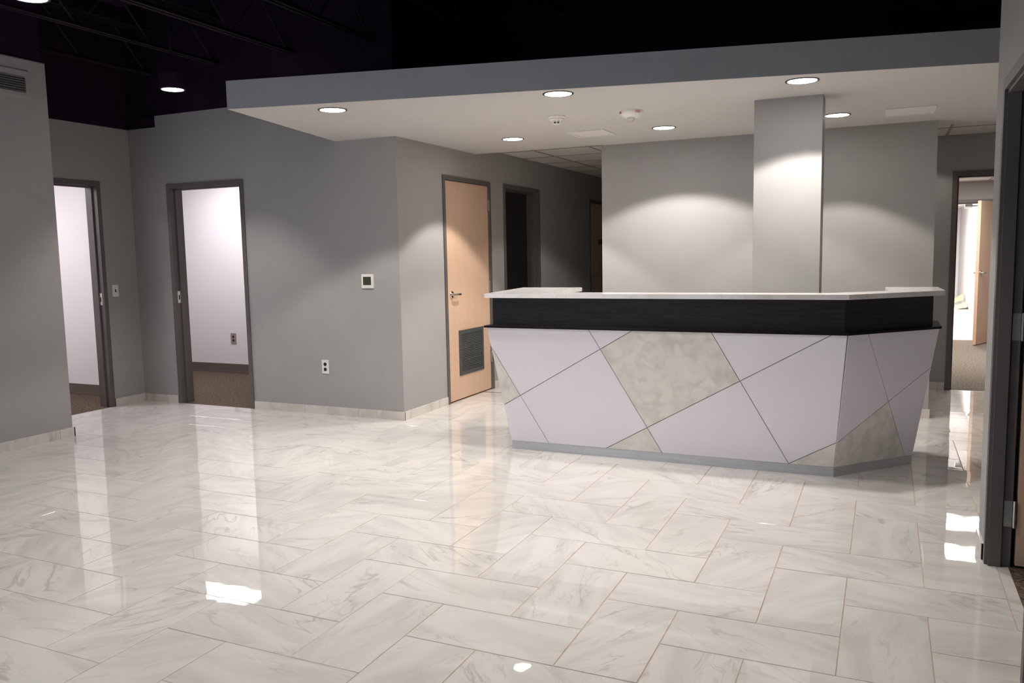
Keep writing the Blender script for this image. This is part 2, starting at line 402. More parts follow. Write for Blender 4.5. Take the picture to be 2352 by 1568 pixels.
# offices on the left
b = BM()
box(b, -9.5, -5.0, 8.05, 8.15, 0, ZSF); box(b, -5.1, -5.0, YA+TH, 8.05, 0, ZSF)
struct('wall_office', b, 'white', 'white wall seen through the far left doorway')
b = BM(); box(b, -9.5, XL-.12, 6.19, 6.272, 0, ZSF); box(b, -9.5, -9.4, 4.0, 8.05, 0, ZSF); box(b, -9.4, XL-TH, 3.9, 4.0, 0, ZSF)
struct('wall_side_office', b, 'white', 'white wall seen through the alcove doorway')
b = BM(); box(b, -9.5, XL-TH, 3.9, 6.19, ZSF, ZSF+.06); box(b, -9.5, -5.0, YA+TH, 8.15, ZSF, ZSF+.06); struct('ceiling_office', b, 'white')
b = BM(); box(b, -9.4, -5.1, 8.035, 8.05, 0, .115); box(b, -9.4, -5.1, 8.02, 8.05, 0, .02); box(b, -9.4, XL-TH, 6.175, 6.19, 0, .115); box(b, -9.4, XL-TH, 6.16, 6.19, 0, .02)
struct('baseboard_office', b, 'base_brown', 'brown baseboard in the lit offices')
# rooms on the right
b = BM(); wall_run(b, 'x', 14.42, 14.54, .2, 3.2, 0, 2.43, [DR2]); box(b, .1, .2, YC2+TH, 25, 0, 2.5); box(b, 2.8, 2.9, YC2+TH, 14.42, 0, 2.43)
struct('wall_corridor_office', b, 'wall', 'grey wall above the open maple door on the right')
b = BM(); box(b, 1.75, 1.85, 14.54, 24.8, 0, 2.5); box(b, .2, 1.75, 24.7, 24.8, 0, 2.5); struct('wall_unfinished_room', b, 'white', 'white wall of the bright unfinished room')
b = BM(); box(b, .1, 3.2, 14.48, 24.9, 2.43, 2.5); struct('ceiling_unfinished_room', b, 'white')
b = BM(); box(b, .2, DR2[0], 14.40, 14.42, 0, .11); box(b, DR2[1]+.05, 2.8, 14.40, 14.42, 0, .11); struct('baseboard_corridor_office', b, 'base_brown')
# dark room off the hallway
b = BM(); box(b, -9.4, -9.3, 8.16, 11.1, 0, ZSF); box(b, -9.3, XA-TH, 8.155, 8.2, 0, ZSF); box(b, -9.3, XA-TH, 11.0, 11.1, 0, ZSF)
struct('wall_dark_room', b, 'wall')
b = BM(); box(b, -9.4, XA-TH, 8.16, 11.1, ZSF, ZSF+.05); struct('ceiling_dark_room', b, 'soffit')
# outer shell keeps daylight out of the roof void
b = BM(); box(b, -9.7, 3.3, YMIN-.3, 25.1, ZDECK, ZDECK+.1); box(b, -9.7, -9.6, YMIN-.3, 25.1, -.1, ZDECK); box(b, 3.2, 3.3, YMIN-.3, 25.1, -.1, ZDECK)
box(b, -9.6, 3.2, 25.0, 25.1, -.1, ZDECK); box(b, -9.6, XN-.9, YMIN-.15, YMIN, -.1, ZDECK); box(b, XR+.12, 3.2, YMIN-.15, YMIN, -.1, ZDECK)
box(b, -9.6, 3.2, YMIN-.2, 25, -.12, -.07)
struct('ceiling_roof_deck', b, 'deck', 'black open ceiling deck above the joists')

# ------------------------------------------------------------------ soffit
YSB = 7.66
sp = [(-4.167, 4.453), (1.8, 4.453+(1.8+4.167)*(5.508-4.453)/(.54+4.167)), (1.8, 8.04), (BR, 8.04), (BR, YB), (BL+.02, YB), (BL+.02, YSB), (XA, YSB), (XA, YA), (-4.509, YA)]
b = BM(); prism(b, [(x, y, ZS) for x, y in sp], [(x, y, ZS+.02) for x, y in sp]); 
bmesh.ops.triangulate(b, faces=[f for f in b.faces if len(f.verts) > 4])
struct('ceiling_soffit', b, 'soffit', 'lowered pale ceiling over the desk with downlights')
b = BM(); p0, p1, p2 = Vector((-4.167, 4.453)), Vector(sp[1]), Vector((-4.509, YA)); e = .006
d = (p1-p0).normalized(); n = Vector((d.y, -d.x)); d2 = (p2-p0).normalized()
prism(b, [(*(p0), ZS-.001), (*(p1), ZS-.001), (*(p1+Vector((0, .12))), ZS-.001), (*(p2+Vector((.12, 0))), ZS-.001), (*p2, ZS-.001)][:5],
      [(*(p0), ZST), (*(p1), ZST), (*(p1+Vector((0, .12))), ZST), (*(p2+Vector((.12, 0))), ZST), (*p2, ZST)][:5])
b.free()
b = BM()
q0, q1 = p0+Vector((.13, .16)), p1+Vector((0, .13)); q2 = p2+Vector((.13, 0))
for A_, B_, C_, D_ in ((p0, p1, q1, q0), (p0, q0, q2, p2)):
    prism(b, [(*A_, ZS+.0005), (*B_, ZS+.0005), (*C_, ZS+.0005), (*D_, ZS+.0005)], [(*A_, ZST), (*B_, ZST), (*C_, ZST), (*D_, ZST)])
# keep the outer faces a hair proud of the soffit board
bmesh.ops.translate(b, verts=b.verts, vec=(-.002, -.002, 0))
struct('trim_1', b, 'fascia', 'grey fascia band along the soffit edge, daylight blue put into its colour')

# ------------------------------------------------------------------ suspended ceilings
def act(name, x0, x1, y0, y1, z, ox, oy, label=None, pitch=.62, skip=()):
    g = BM()
    i0, i1 = math.floor((x0-ox)/pitch), math.ceil((x1-ox)/pitch); j0, j1 = math.floor((y0-oy)/pitch), math.ceil((y1-oy)/pitch)
    for i in range(i0, i1+1):
        x = ox+i*pitch
        if x0 <= x <= x1: box(g, x-.012, x+.012, y0, y1, z-.004, z+.01)
    for j in range(j0, j1+1):
        y = oy+j*pitch
        if y0 <= y <= y1: box(g, x0, x1, y-.012, y+.012, z-.0038, z+.0098)
    for q in ((x0, x0+.02, y0, y1), (x1-.02, x1, y0, y1), (x0, x1, y0, y0+.02), (x0, x1, y1-.02, y1)): box(g, *q, z-.003, z+.01)
    box(g, x0, x1, y0, y1, z+.03, z+.04)
    c = struct(name, g, 'bar', label)
    for i in range(i0, i1):
        for j in range(j0, j1):
            if (i, j) in skip: continue
            a = (max(x0, ox+i*pitch+.012), min(x1, ox+(i+1)*pitch-.012), max(y0, oy+j*pitch+.012), min(y1, oy+(j+1)*pitch-.012))
            if a[1]-a[0] < .03 or a[3]-a[2] < .03: continue
            b = BM(); box(b, *a, z, z+.016); obj('ceiling_tile', b, 'act', c, origin=((a[0]+a[1])/2, (a[2]+a[3])/2, z))
    return c
act('ceiling_hallway', XA, BL-.001, YSB, 13.0, ZH+.015, -3.47, 8.22, 'suspended tile ceiling of the hallway left of the desk wall', skip=((1, 2), (1, 3)))
act('ceiling_corridor', BL, 1.8, 8.04, YC2, ZH, -.11, 8.06, 'suspended tile ceiling behind the desk wall')
act('ceiling_corridor_office', .2, 2.8, YC2+TH, 14.42, 2.43, .75, 9.9, 'suspended tile ceiling beyond the right hand doorway', skip=((0, 2), (0, 4)))

# ------------------------------------------------------------------ roof joists
def make_joist(x):
    t = thing('roof_joist', (x, 0, 0), 'black open web steel joist under the black roof deck', 'joist', 'black roof joists in the open ceiling')
    y0, y1, zb, zt = YMIN, YA, 3.3, 3.72
    for zz, s in ((zb, 1), (zt, -1)):
        b = BM()
        for dx in (-.04, .012): box(b, x+dx, x+dx+.028, y0, y1, zz, zz+.006); box(b, x+(-.014 if dx < 0 else .010), x+(-.010 if dx < 0 else .014), y0, y1, zz, zz+.035*s)
        obj('chord', b, 'blackmetal', t)
    b = BM(); y = y1-.05; k = 0
    while y > y0+.5:
        tube(b, [(x, y, zb+.01 if k % 2 == 0 else zt-.01), (x, y-.36, zt-.01 if k % 2 == 0 else zb+.01)], .009, 6); y -= .36; k += 1
    obj('web', b, 'blackmetal', t)
    return t
j0 = make_joist(-6.72)
JL = ['above the far left alcove', 'passing just left of the lit pendant downlight', 'second in from the lit pendant downlight', 'ending over the left corner of the soffit',
      'over the left part of the desk soffit', 'over the middle of the desk soffit', 'over the column end of the soffit', 'nearest the right wall']
for i in range(1, 8):
    c = dup(j0); c.location = (-6.72+i*.885, 0, 0); c['label'] = 'black steel roof joist ' + JL[i]
j0['label'] = 'black steel roof joist ' + JL[0]

# ------------------------------------------------------------------ baseboards of marble pieces
def skirting(name, axis, pos, out, a0, a1, h=.078, label=None, end=None):
    """out: +1/-1 side on which the skirting stands"""
    t = .012
    def bb(bm, u0, u1, d0, d1, z0, z1):
        lo, hi = sorted((pos+out*d0, pos+out*d1))
        if axis == 'x': box(bm, u0, u1, lo, hi, z0, z1)
        else: box(bm, lo, hi, u0, u1, z0, z1)
    g = BM(); bb(g, a0, a1, .0002, t-.003, 0, h-.002)
    s = struct(name, g, 'grout', label); u = a0
    while u < a1-.01:
        v = min(u+.61, a1)
        p = BM(); bb(p, u+(.0015 if u > a0 else 0), v-(.0015 if v < a1 else 0), .0004, t, 0, h)
        o = obj('tile', p, 'skirt', s, origin=((u+v)/2 if axis == 'x' else pos, pos if axis == 'x' else (u+v)/2, 0)); u = v
    return s
skirting('baseboard_far_left', 'x', YA, -1, D1[1]+.052, XA+.012, label='marble tile baseboard under the thermostat')
skirting('baseboard_alcove_corner', 'x', YA, -1, XL, D1[0]-.052, label='marble tile baseboard in the alcove corner')
skirting('baseboard_alcove', 'y', XL, 1, DL[1]+.052, YA-.012)
skirting('baseboard_near_left', 'y', XN, 1, YMIN, YN, label='marble tile baseboard along the near left wall')
skirting('baseboard_near_left_end', 'x', YN, 1, XN-.85, XN+.012)
skirting('baseboard_hallway_near', 'y', XA, 1, YA, H1[0]-.052, label='marble tile baseboard beside the louvered door')
skirting('baseboard_hallway_middle', 'y', XA, 1, H1[1]+.052, H2[0]-.052)
skirting('baseboard_hallway_far', 'y', XA, 1, H2[1]+.052, H3[0]-.052)
skirting('baseboard_back', 'x', YB, -1, BL, BR+.012, label='marble tile baseboard of the wall behind the desk')
skirting('baseboard_corridor_back', 'x', YC2, -1, BL, DR[0]-.052, label='marble tile baseboard beside the right hand doorway')
skirting('baseboard_near_right', 'y', XR, -1, DN[1]+.06, YR, label='marble tile baseboard at the right wall end')

# ------------------------------------------------------------------ door frames and doors
def obx(bm, ax, along, across, z):
    """box with 'along' the wall and 'across' it"""
    (a0, a1), (c0, c1) = along, sorted(across)
    if ax == 'x': box(bm, a0, a1, c0, c1, *z)
    else: box(bm, c0, c1, a0, a1, *z)
def door_frame(n, ax, op, w0, w1, label, fw=.045, proud=.012, stop=.5, stopw=.045):
    a0, a1, h = op; lo, hi = sorted((w0, w1)); b = BM(); A = (lo-proud, hi+proud)
    obx(b, ax, (a0-fw, a0), A, (0, h)); obx(b, ax, (a1, a1+fw), A, (0, h)); obx(b, ax, (a0-fw, a1+fw), A, (h, h+fw))
    # return the faces: recess behind the 4 mm lips
    f = struct('door_%d' % n, b, 'frame', label, bevel=.002)
    c = lo+(hi-lo)*stop; b = BM(); q = (c-stopw/2, c+stopw/2)
    obx(b, ax, (a0, a0+.016), q, (0, h-.016)); obx(b, ax, (a1-.016, a1), q, (0, h-.016)); obx(b, ax, (a0, a1), q, (h-.016, h))
    obj('door_stop', b, 'frame', f)
    return f
def hinge(parent, ax, along, across, z, s=1):
    b = BM(); obx(b, ax, (along-.016*1, along+.016), (across, across+.004*s), (z-.057, z+.057))
    h = obj('hinge', b, 'steel', parent)
    k = BM(); x, y = (along, across+.009*s) if ax == 'x' else (across+.009*s, along)
    lathe(k, [(.007, z-.06), (.007, z+.06)], (x, y, 0), 10); obj('hinge_knuckle', k, 'chrome', h)
def lever(parent, x, y, z, out, run, far=.115):
    """out: unit vector away from the leaf; run: unit vector along the lever"""
    out, run = Vector(out), Vector(run); P = Vector((x, y, z)); b = BM()
    ring = out.orthogonal().normalized(); r2 = out.cross(ring)
    prev = None
    for rr, hh in ((.037, 0), (.037, .007), (.031, .012), (.014, .012), (.012, .045), (.0, .045)):
        cur = [b.verts.new(P+out*hh+ring*rr*math.cos(2*PI*k/20)+r2*rr*math.sin(2*PI*k/20)) for k in range(20)] if rr > 0 else [b.verts.new(P+out*hh)]
        if prev:
            for k in range(20):
                if len(cur) == 1: b.faces.new((prev[k], prev[(k+1) % 20], cur[0]))
                else: b.faces.new((prev[k], prev[(k+1) % 20], cur[(k+1) % 20], cur[k]))
        prev = cur
    r = obj('handle_rose', b, 'chrome', parent, smooth=True)
    b = BM(); tube(b, [P+out*.040-run*.006, P+out*.048+run*.01, P+out*.050+run*.05, P+out*.050+run*far*.85, P+out*.044+run*far], .011, 10)
    obj('lever', b, 'chrome', r, smooth=True)

f1 = door_frame(1, 'x', D1, YA, YA+TH, 'taupe steel frame of the lit doorway in the far left wall')
b = BM(); box(b, D1[0], D1[0]+.003, YA+.015, YA+.05, 1.03, 1.15); sk = obj('strike_plate', b, 'plastic', f1)
b = BM(); box(b, D1[0]+.003, D1[0]+.0035, YA+.024, YA+.040, 1.065, 1.11); obj('strike_hole', b, 'darkslot', sk)
f2 = door_frame(2, 'y', DL, XL-TH, XL, 'taupe steel frame of the alcove doorway at the far left')
b = BM(); box(b, XL-.05, XL-.015, DL[1]-.003, DL[1], 1.03, 1.15); sk = obj('strike_plate', b, 'plastic', f2)
b = BM(); box(b, XL-.042, XL-.026, DL[1]-.0035, DL[1]-.003, 1.065, 1.11); obj('strike_hole', b, 'darkslot', sk)

f3 = door_frame(3, 'y', H1, XA-TH, XA, 'maple louvered door with its taupe frame, left end of the hallway', stop=.4)
b = BM(); box(b, XA-.050, XA-.006, H1[0]+.003, H1[1]-.003, .012, H1[2]-.003)
leaf = obj('door_leaf', b, 'maple', f3)
LY0, LY1, LZ0, LZ1 = 7.200, 7.740, .250, .706
b = BM(); q = (XA-.008, XA+.004)
for y0, y1, z0, z1 in ((LY0, LY1, LZ0, LZ0+.04), (LY0, LY1, LZ1-.04, LZ1), (LY0, LY0+.04, LZ0+.04, LZ1-.04), (LY1-.04, LY1, LZ0+.04, LZ1-.04)): box(b, *q, y0, y1, z0, z1)
lv = obj('louver', b, 'louver', f3)
b = BM(); box(b, XA-.0058, XA-.005, LY0+.04, LY1-.04, LZ0+.04, LZ1-.04); obj('louver_backing', b, 'darkslot', lv)
n = 22
for i in range(n):
    z = LZ0+.04+(i+.5)*(LZ1-LZ0-.08)/n; b = BM()
    v = [(XA-.004, z+.007), (XA-.003, z+.008), (XA+.003, z-.004), (XA+.002, z-.005)]
    prism(b, [(x, LY0+.04, zz) for x, zz in v], [(x, LY1-.04, zz) for x, zz in v]); obj('slat', b, 'louver', lv)
lever(f3, XA-.006, 7.072, 1.075, (1, 0, 0), (0, 1, 0))
for z in (1.98, 1.12, .36): hinge(f3, 'y', H1[1]-.001, XA-.002, z)
for y, z in ((7.25, 2.10), (7.72, 2.06)):
    b = BM(); lathe(b, [(.004, -.006), (.004, -.0055)], (XA, y, z), 8, 'X'); obj('screw_hole', b, 'darkslot', leaf)

f4 = door_frame(4, 'y', H2, XA-TH, XA, 'taupe frame of the unlit doorway in the hallway', stop=.45)
f5 = door_frame(5, 'y', H3, XA-TH, XA, 'far maple hallway door half hidden by the desk wall', stop=.4)
b = BM(); box(b, XA-.050, XA-.006, H3[0]+.003, H3[1]-.003, .012, H3[2]-.003); obj('door_leaf', b, 'maple', f5)
lever(f5, XA-.006, H3[0]+.09, 1.12, (1, 0, 0), (0, 1, 0), .15)
b = BM(); box(b, XA-.006, XA-.001, 11.62, 11.80, 1.58, 1.65); obj('door_sign', b, 'ring', f5)

f6 = door_frame(6, 'x', DR, YC2, YC2+TH, 'dark taupe frame of the doorway right of the desk')
f7 = door_frame(7, 'x', DR2, 14.42, 14.54, 'open maple door swung toward the viewer in the far right doorway')
hx, hy = 1.512, 14.40; dv = Vector((1.186-hx, 13.647-hy, 0)); L = dv.length; dv.normalize(); nv = Vector((dv.y, -dv.x, 0))  # nv points left/away
b = BM(); P = [Vector((hx, hy, 0)), Vector((hx, hy, 0))+dv*L]
th = .045; pts = [P[0], P[1], P[1]-nv*th, P[0]-nv*th]
prism(b, [(p.x, p.y, .012) for p in pts], [(p.x, p.y, 2.10) for p in pts]); lf = obj('door_leaf', b, 'maple', f7)
hp = Vector((hx, hy, 0))+dv*(L-.09)
lever(f7, hp.x, hp.y, 1.06, nv, -dv); lever(f7, (hp-nv*th).x, (hp-nv*th).y, 1.06, -nv, -dv)
b = BM(); tube(b, [(1.42, 14.53, 2.07), (1.15, 14.7, 2.07)], .012, 8); box(b, 1.1, 1.2, 14.66, 14.74, 2.04, 2.10); obj('door_closer', b, 'steel', f7)

f8 = door_frame(8, 'y', DN, XR, XR+.097, 'dark taupe frame of the nearest doorway at the right edge', fw=.05, stop=.36, stopw=.05, proud=.004)
for z in (1.10, .25):
    b = BM(); box(b, XR+.066, XR+.098, DN[1]-.004, DN[1]+.0, z-.06, z+.06); hh = obj('hinge', b, 'steel', f8)
    k = BM(); lathe(k, [(.008, z-.062), (.008, z+.062)], (XR+.108, DN[1]-.008, 0), 10); obj('hinge_knuckle', k, 'chrome', hh)
b = BM(); box(b, XR+.118, XR+.118+.9, DN[1]-.004, DN[1]+.040, .012, 2.10); obj('door_leaf', b, 'maple', f8)

# ------------------------------------------------------------------ reception desk
desk = thing('reception_desk', (-1.2, 5.9, 0), 'angular reception desk with tilted white and marble panels below a white countertop', 'desk')
Z0, Z1, T_ = .062, .93, .15
DD = Vector((.664, .7477)); NN = Vector((.7477, -.664)); MC = Vector((-.268, 5.504))
def fr(x, z, off=0):       # point on the tilted front plane; off = depth behind it
    return Vector((x, 5.504-T_*(z-Z0)/(Z1-Z0)+off, z))
def rt(s, z, off=0):       # point on the angled right face
    k = T_*(z-Z0)/(Z1-Z0)-off; p = MC+DD*s+NN*k; return Vector((p.x, p.y, z))
def lf_(y, z, off=0):      # left return face
    return Vector((-2.54-.12*(z-Z0)/(Z1-Z0)+off, y, z))
def split(poly, a, b_):
    n = (-(b_[1]-a[1]), b_[0]-a[0]); A, B = [], []
    for i, p in enumerate(poly):
        q = poly[(i+1) % len(poly)]
        dp = (p[0]-a[0])*n[0]+(p[1]-a[1])*n[1]; dq = (q[0]-a[0])*n[0]+(q[1]-a[1])*n[1]
        (A if dp >= 0 else B).append(p)
        if dp*dq < 0:
            t = dp/(dp-dq); m = (p[0]+(q[0]-p[0])*t, p[1]+(q[1]-p[1])*t); A.append(m); B.append(m)
    return [x for x in (A, B) if len(x) > 2]
def inset(poly, g):
    ar = sum(poly[i][0]*poly[(i+1) % len(poly)][1]-poly[(i+1) % len(poly)][0]*poly[i][1] for i in range(len(poly)))
    if ar < 0: poly = poly[::-1]
    n = len(poly); out = []; L_ = []
    for i in range(n):
        p, q = Vector(poly[i]), Vector(poly[(i+1) % n]); d = (q-p).normalized(); nn = Vector((-d.y, d.x)); L_.append((p+nn*g, d))
    for i in range(n):
        p, d = L_[i-1]; q, e_ = L_[i]; cr = d.x*e_.y-d.y*e_.x
        if abs(cr) < 1e-6: out.append(tuple(q)); continue
        t = ((q.x-p.x)*e_.y-(q.y-p.y)*e_.x)/cr; out.append(tuple(p+d*t))
    return out
def inside(p, poly):
    s = [((poly[(i+1) % len(poly)][0]-a[0])*(p[1]-a[1])-(poly[(i+1) % len(poly)][1]-a[1])*(p[0]-a[0])) for i, a in enumerate(poly)]
    return all(x >= 0 for x in s) or all(x <= 0 for x in s)
def panels(quad, lines, marbles, fn, name='panel'):
    cells = [quad]
    for a, b_ in lines: cells = [c for k in cells for c in split(k, a, b_)]
    for c in cells:
        ar = abs(sum(c[i][0]*c[(i+1) % len(c)][1]-c[(i+1) % len(c)][0]*c[i][1] for i in range(len(c))))/2
        if ar < 1e-4: continue
        mb = any(inside(m, c) for m in marbles); c2 = inset(c, .0022)
        b = BM(); back = [fn(x, z, .012) for x, z in c2]; front = [fn(x, z, 0) for x, z in c2]
        prism(b, back, front); cen = sum(front, Vector())/len(front)
        o = obj('panel', b, 'panelmarble' if mb else 'panelwhite', desk, origin=cen)
        if mb: o['label'] = 'beige swirled marble panel'
panels([(-2.54, Z0), (-.268, Z0), (-.201, Z1), (-2.655, Z1)],
       [((-2.637, .792), (-2.229, .052)), ((-1.869, .934), (-1.376, .047)), ((-1.025, .933), (-.545, .064)), ((-2.575, .34), (-1.542, .937)), ((-1.824, .045), (-.28, .937)), ((-.545, .064), (-.241, .241))],
       [(-2.56, .5), (-1.36, .6), (-1.5, .15), (-.36, .10)], fr)
panels([(0, Z0), (.70, Z0), (.728, Z1), (-.0555, Z1)],
       [((.104, .931), (.633, .057)), ((.005, .238), (.735, .680))], [(.35, .2)], rt)
panels([(5.504, Z0), (6.40, Z0), (6.40, Z1), (5.37, Z1)], [((5.6, Z0), (6.2, Z1)), ((5.4, .75), (6.4, .2))], [(6.3, .12)], lf_)
# right return
RB, RT = rt(.70, Z0), rt(.728, Z1)
def rr_(y, z, off=0):
    k = (z-Z0)/(Z1-Z0); return Vector((RB.x+(RT.x-RB.x)*k-off, y, z))
panels([(RB.y, Z0), (6.45, Z0), (6.45, Z1), (RT.y, Z1)], [], [], rr_)
# body behind the panels
def ring(z, off):
    e1 = Vector((fr(0, z, off).y,)) if 0 else None
    k = (z-Z0)/(Z1-Z0); yf = fr(0, z, off).y; xl = lf_(0, z, off).x
    # mitre between front line y=yf and offset angled line
    kk = T_*k-off; base = MC+NN*kk; t = (yf-base.y)/DD.y; mx = base.x+DD.x*t
    xr = rr_(0, z, off).x; t2 = (xr-base.x)/DD.x; ye = base.y+DD.y*t2
    return [(xl, yf), (mx, yf), (xr, ye)]
def ushape(z, off, wall_):
    o = ring(z, off); xl, yf = o[0]; mx = o[1][0]; xr, ye = o[2]
    inn = [(xr-wall_, 6.40), (xr-wall_, ye+.06), (mx-.10, yf+wall_), (xl+wall_, yf+wall_), (xl+wall_, 6.36)]
    return [(xl, 6.36), (xl, yf), (mx, yf), (xr, ye), (xr, 6.40)]+inn
bo, to = ushape(Z0, .0125, .10), ushape(Z1, .0125, .10)
def solid(name, pb, pt, zb, zt, mat, bevel=0, lab=None):
    """U plan built from quads so every face stays flat"""
    b = BM(); n = len(pb)//2
    for i in range(n-1):
        q = (i, i+1, 2*n-2-i, 2*n-1-i)
        prism(b, [(*pb[k], zb) for k in q], [(*pt[k], zt) for k in q])
    bmesh.ops.remove_doubles(b, verts=b.verts, dist=1e-4)
    fs = {}
    for f in b.faces: fs.setdefault(tuple(sorted(v.index for v in f.verts)), []).append(f)
    b.verts.index_update(); fs = {}
    for f in b.faces: fs.setdefault(tuple(sorted(v.index for v in f.verts)), []).append(f)
    bmesh.ops.delete(b, geom=[f for l in fs.values() if len(l) > 1 for f in l], context='FACES_ONLY')
    o = obj(name, b, mat, desk)
    if lab: o['label'] = lab
    return o
solid('desk_body', bo, to, Z0, Z1, 'joint')
kb = ushape(Z0, .004, .12); solid('toe_kick', kb, kb, 0, Z0, 'kick', lab='brushed metal toe kick')
def plan(front, xl, xr_, angle_end, w, ybl, ybr):
    pass
# ledge strip over the panels
def outline(o_, w, yl, yr):
    """plan at outset o_ beyond the base line, inner edge w behind"""
    yf = 5.504-o_; xl = -2.54-o_*.8; base = MC+NN*o_; t = (yf-base.y)/DD.y; mx = base.x+DD.x*t
    base_r = RB.x+(RT.x-RB.x)*(o_/T_); t2 = (base_r-base.x)/DD.x; ye = base.y+DD.y*t2
    return [(xl, yl), (xl, yf), (mx, yf), (base_r, ye), (base_r, yr), (base_r-w, yr), (base_r-w, ye+.08*(w/.25)), (mx-.4*w, yf+w), (xl+w, yf+w), (xl+w, yl)]
lo = outline(.165, .26, 6.36, 6.42); solid('ledge', lo, lo, Z1, Z1+.014, 'ledge', lab='dark ledge strip above the panels')
ba = outline(.105, .13, 6.34, 6.40); solid('fascia_band', ba, ba, Z1+.014, 1.147, 'band', lab='dark wood grain band under the countertop')
co = outline(.157, .30, 6.36, 6.43)
co[0] = (-2.86+.06, 6.36); co[9] = (-2.27, 6.36); co[8] = (-2.27, co[1][1]+.22); co[7] = (co[7][0], co[2][1]+.22)
# short wings reach back over the returns
co[3] = (.352, 5.915); co[4] = (.335, 6.42); co[5] = (.0, 6.42); co[6] = (.02, 5.86)
solid('countertop', co, co, 1.147, 1.178, 'counter', lab='white quartz countertop')
b = BM(); box(b, -2.42, -.12, 5.60, 5.97, .72, .75); obj('worktop', b, 'counter', desk)
b = BM(); box(b, -2.40, -2.0, 5.62, 5.95, 0, .72); obj('drawer_pedestal', b, 'band', desk)

# ------------------------------------------------------------------ downlights
def make_can(name, loc, label, lens, group=None):
    t = thing(name, loc, label, 'ceiling light', group); x, y, z = loc
    b = BM(); lathe(b, [(.088, .0), (.088, -.004), (.094, -.006), (.101, -.004), (.101, 0)], loc, 40); obj('trim_ring', b, 'ring', t, smooth=True)
    b = BM(); lathe(b, [(.0, -.0035), (.087, -.0035), (.087, -.0005), (0, -.0005)], loc, 40); obj('lens', b, lens, t)
    return t
CANS = [((-3.564, 4.83), 'round downlight nearest the left end of the soffit'),
        ((-1.968, 5.089), 'round downlight in the soffit just before the smoke detector'),
        ((-.50, 5.466), 'round downlight in the soffit in front of the column'),
        ((-3.089, 6.844), 'small round downlight beside the hallway ceiling, left of the square vent'),
        ((-1.726, 6.91), 'round downlight close to the wall behind the desk, left of the column'),
        ((-.377, 6.994), 'round downlight just right of the column near the ceiling')]
c0 = make_can('recessed_downlight', (*CANS[0][0], ZS), CANS[0][1], 'lens', 'recessed downlights in the soffit')
cans = [c0]
for (x, y), lab in CANS[1:]:
    c = dup(c0); c.location = (x, y, ZS); c['label'] = lab; cans.append(c)
WARM = (1, .94, .88)
for c, ha, k in zip(cans, (57, 57, 58, 50, 61, 51), (.95, .78, .9, 1.1, 1.15, .62)): spot('lamp', (c.location.x, c.location.y, ZS-.012), ha, CAN_W*k, WARM, c)
for cx_, cy_, pw_, lab in ((-2.05, 8.6, 45, 'added fill downlight hidden behind the desk wall, left one'), (.12, 8.7, 9, 'added fill downlight hidden behind the desk wall, right one')):
    c = make_can('recessed_downlight', (cx_, cy_, ZH-.004), lab, 'lens_fill'); spot('lamp', (cx_, cy_, ZH-.016), 66, pw_, WARM, c)  # added unseen cans that lift the dark hallway and corridor wall
def pendant(loc, label, half=45, k=1):
    t = make_can('pendant_downlight', loc, label, 'lenspend', 'black pendant downlights under the open ceiling'); x, y, z = loc
    b = BM(); lathe(b, [(.104, z), (.104, z+.12), (.02, z+.13), (.009, z+.14), (.012, ZDECK)], (x, y, 0), 32); obj('housing', b, 'black', t, smooth=True)
    spot('lamp', (x, y, z-.012), half, PEND_W*k, (1, .95, .90), t, .5); return t
pendant((-5.47, 5.22, 2.885), 'lit pendant downlight in the black ceiling above the far left doorway', 45, 1.3)
pendant((-4.235, 3.09, 2.885), 'lit pendant downlight cut by the top left edge of the photo', 40, 1)
for x, y, half, k, lab in ((-2.4, 3.3, 54, 1.65, 'added fill pendant just above the frame, left of the desk front'), (-.9, 3.45, 54, 1.5, 'added fill pendant just above the frame, before the desk'),  # these two are added unseen to brighten desk panels and floor
                  (-3.2, .25, 45, 1, 'pendant downlight over the floor at the lower left, out of view'), (-1.3, 1.1, 45, .7, 'pendant downlight over the nearest floor tiles, out of view')):
    pendant((x, y, 2.885), lab, half, k)

# ------------------------------------------------------------------ ceiling devices
t = thing('smoke_detector', (-2.296, 5.90, ZS), 'small white stepped smoke detector on the soffit between the two rows of lights', 'smoke detector')
b = BM(); lathe(b, [(.066, 0), (.066, -.012), (.056, -.018), (.056, -.028), (.046, -.034), (.0, -.034)], (-2.296, 5.90, ZS), 32); obj('base', b, 'plastic', t, smooth=True)
b = BM(); lathe(b, [(.044, -.034), (.036, -.052), (.026, -.062), (.0, -.064)], (-2.296, 5.90, ZS), 32); hd = obj('sensor_head', b, 'plastic', t, smooth=True)
for dx in (-.012, .012):
    b = BM(); a = math.atan2(-5.9, 2.296)
    c_ = Vector((-2.296+math.cos(a)*.034-math.sin(a)*dx, 5.90+math.sin(a)*.034+math.cos(a)*dx, ZS-.054)); box(b, c_.x-.007, c_.x+.007, c_.y-.008, c_.y+.004, c_.z-.004, c_.z+.004); obj('sensor_slot', b, 'darkslot', hd)
SX, SY = -1.735, 5.97
t = thing('fire_strobe', (SX, SY, ZS), 'white round fire alarm strobe with red lettering on the soffit', 'fire alarm')
b = BM(); lathe(b, [(.086, 0), (.086, -.010), (.080, -.022), (.070, -.036), (.050, -.047), (.0, -.049)], (SX, SY, ZS), 48); body = obj('housing', b, 'plastic', t, smooth=True)
b = BM(); lathe(b, [(.026, -.046), (.026, -.056), (.022, -.068), (.010, -.076), (.0, -.077)], (SX, SY, ZS), 24); obj('strobe_lens', b, 'strobe', t, smooth=True)
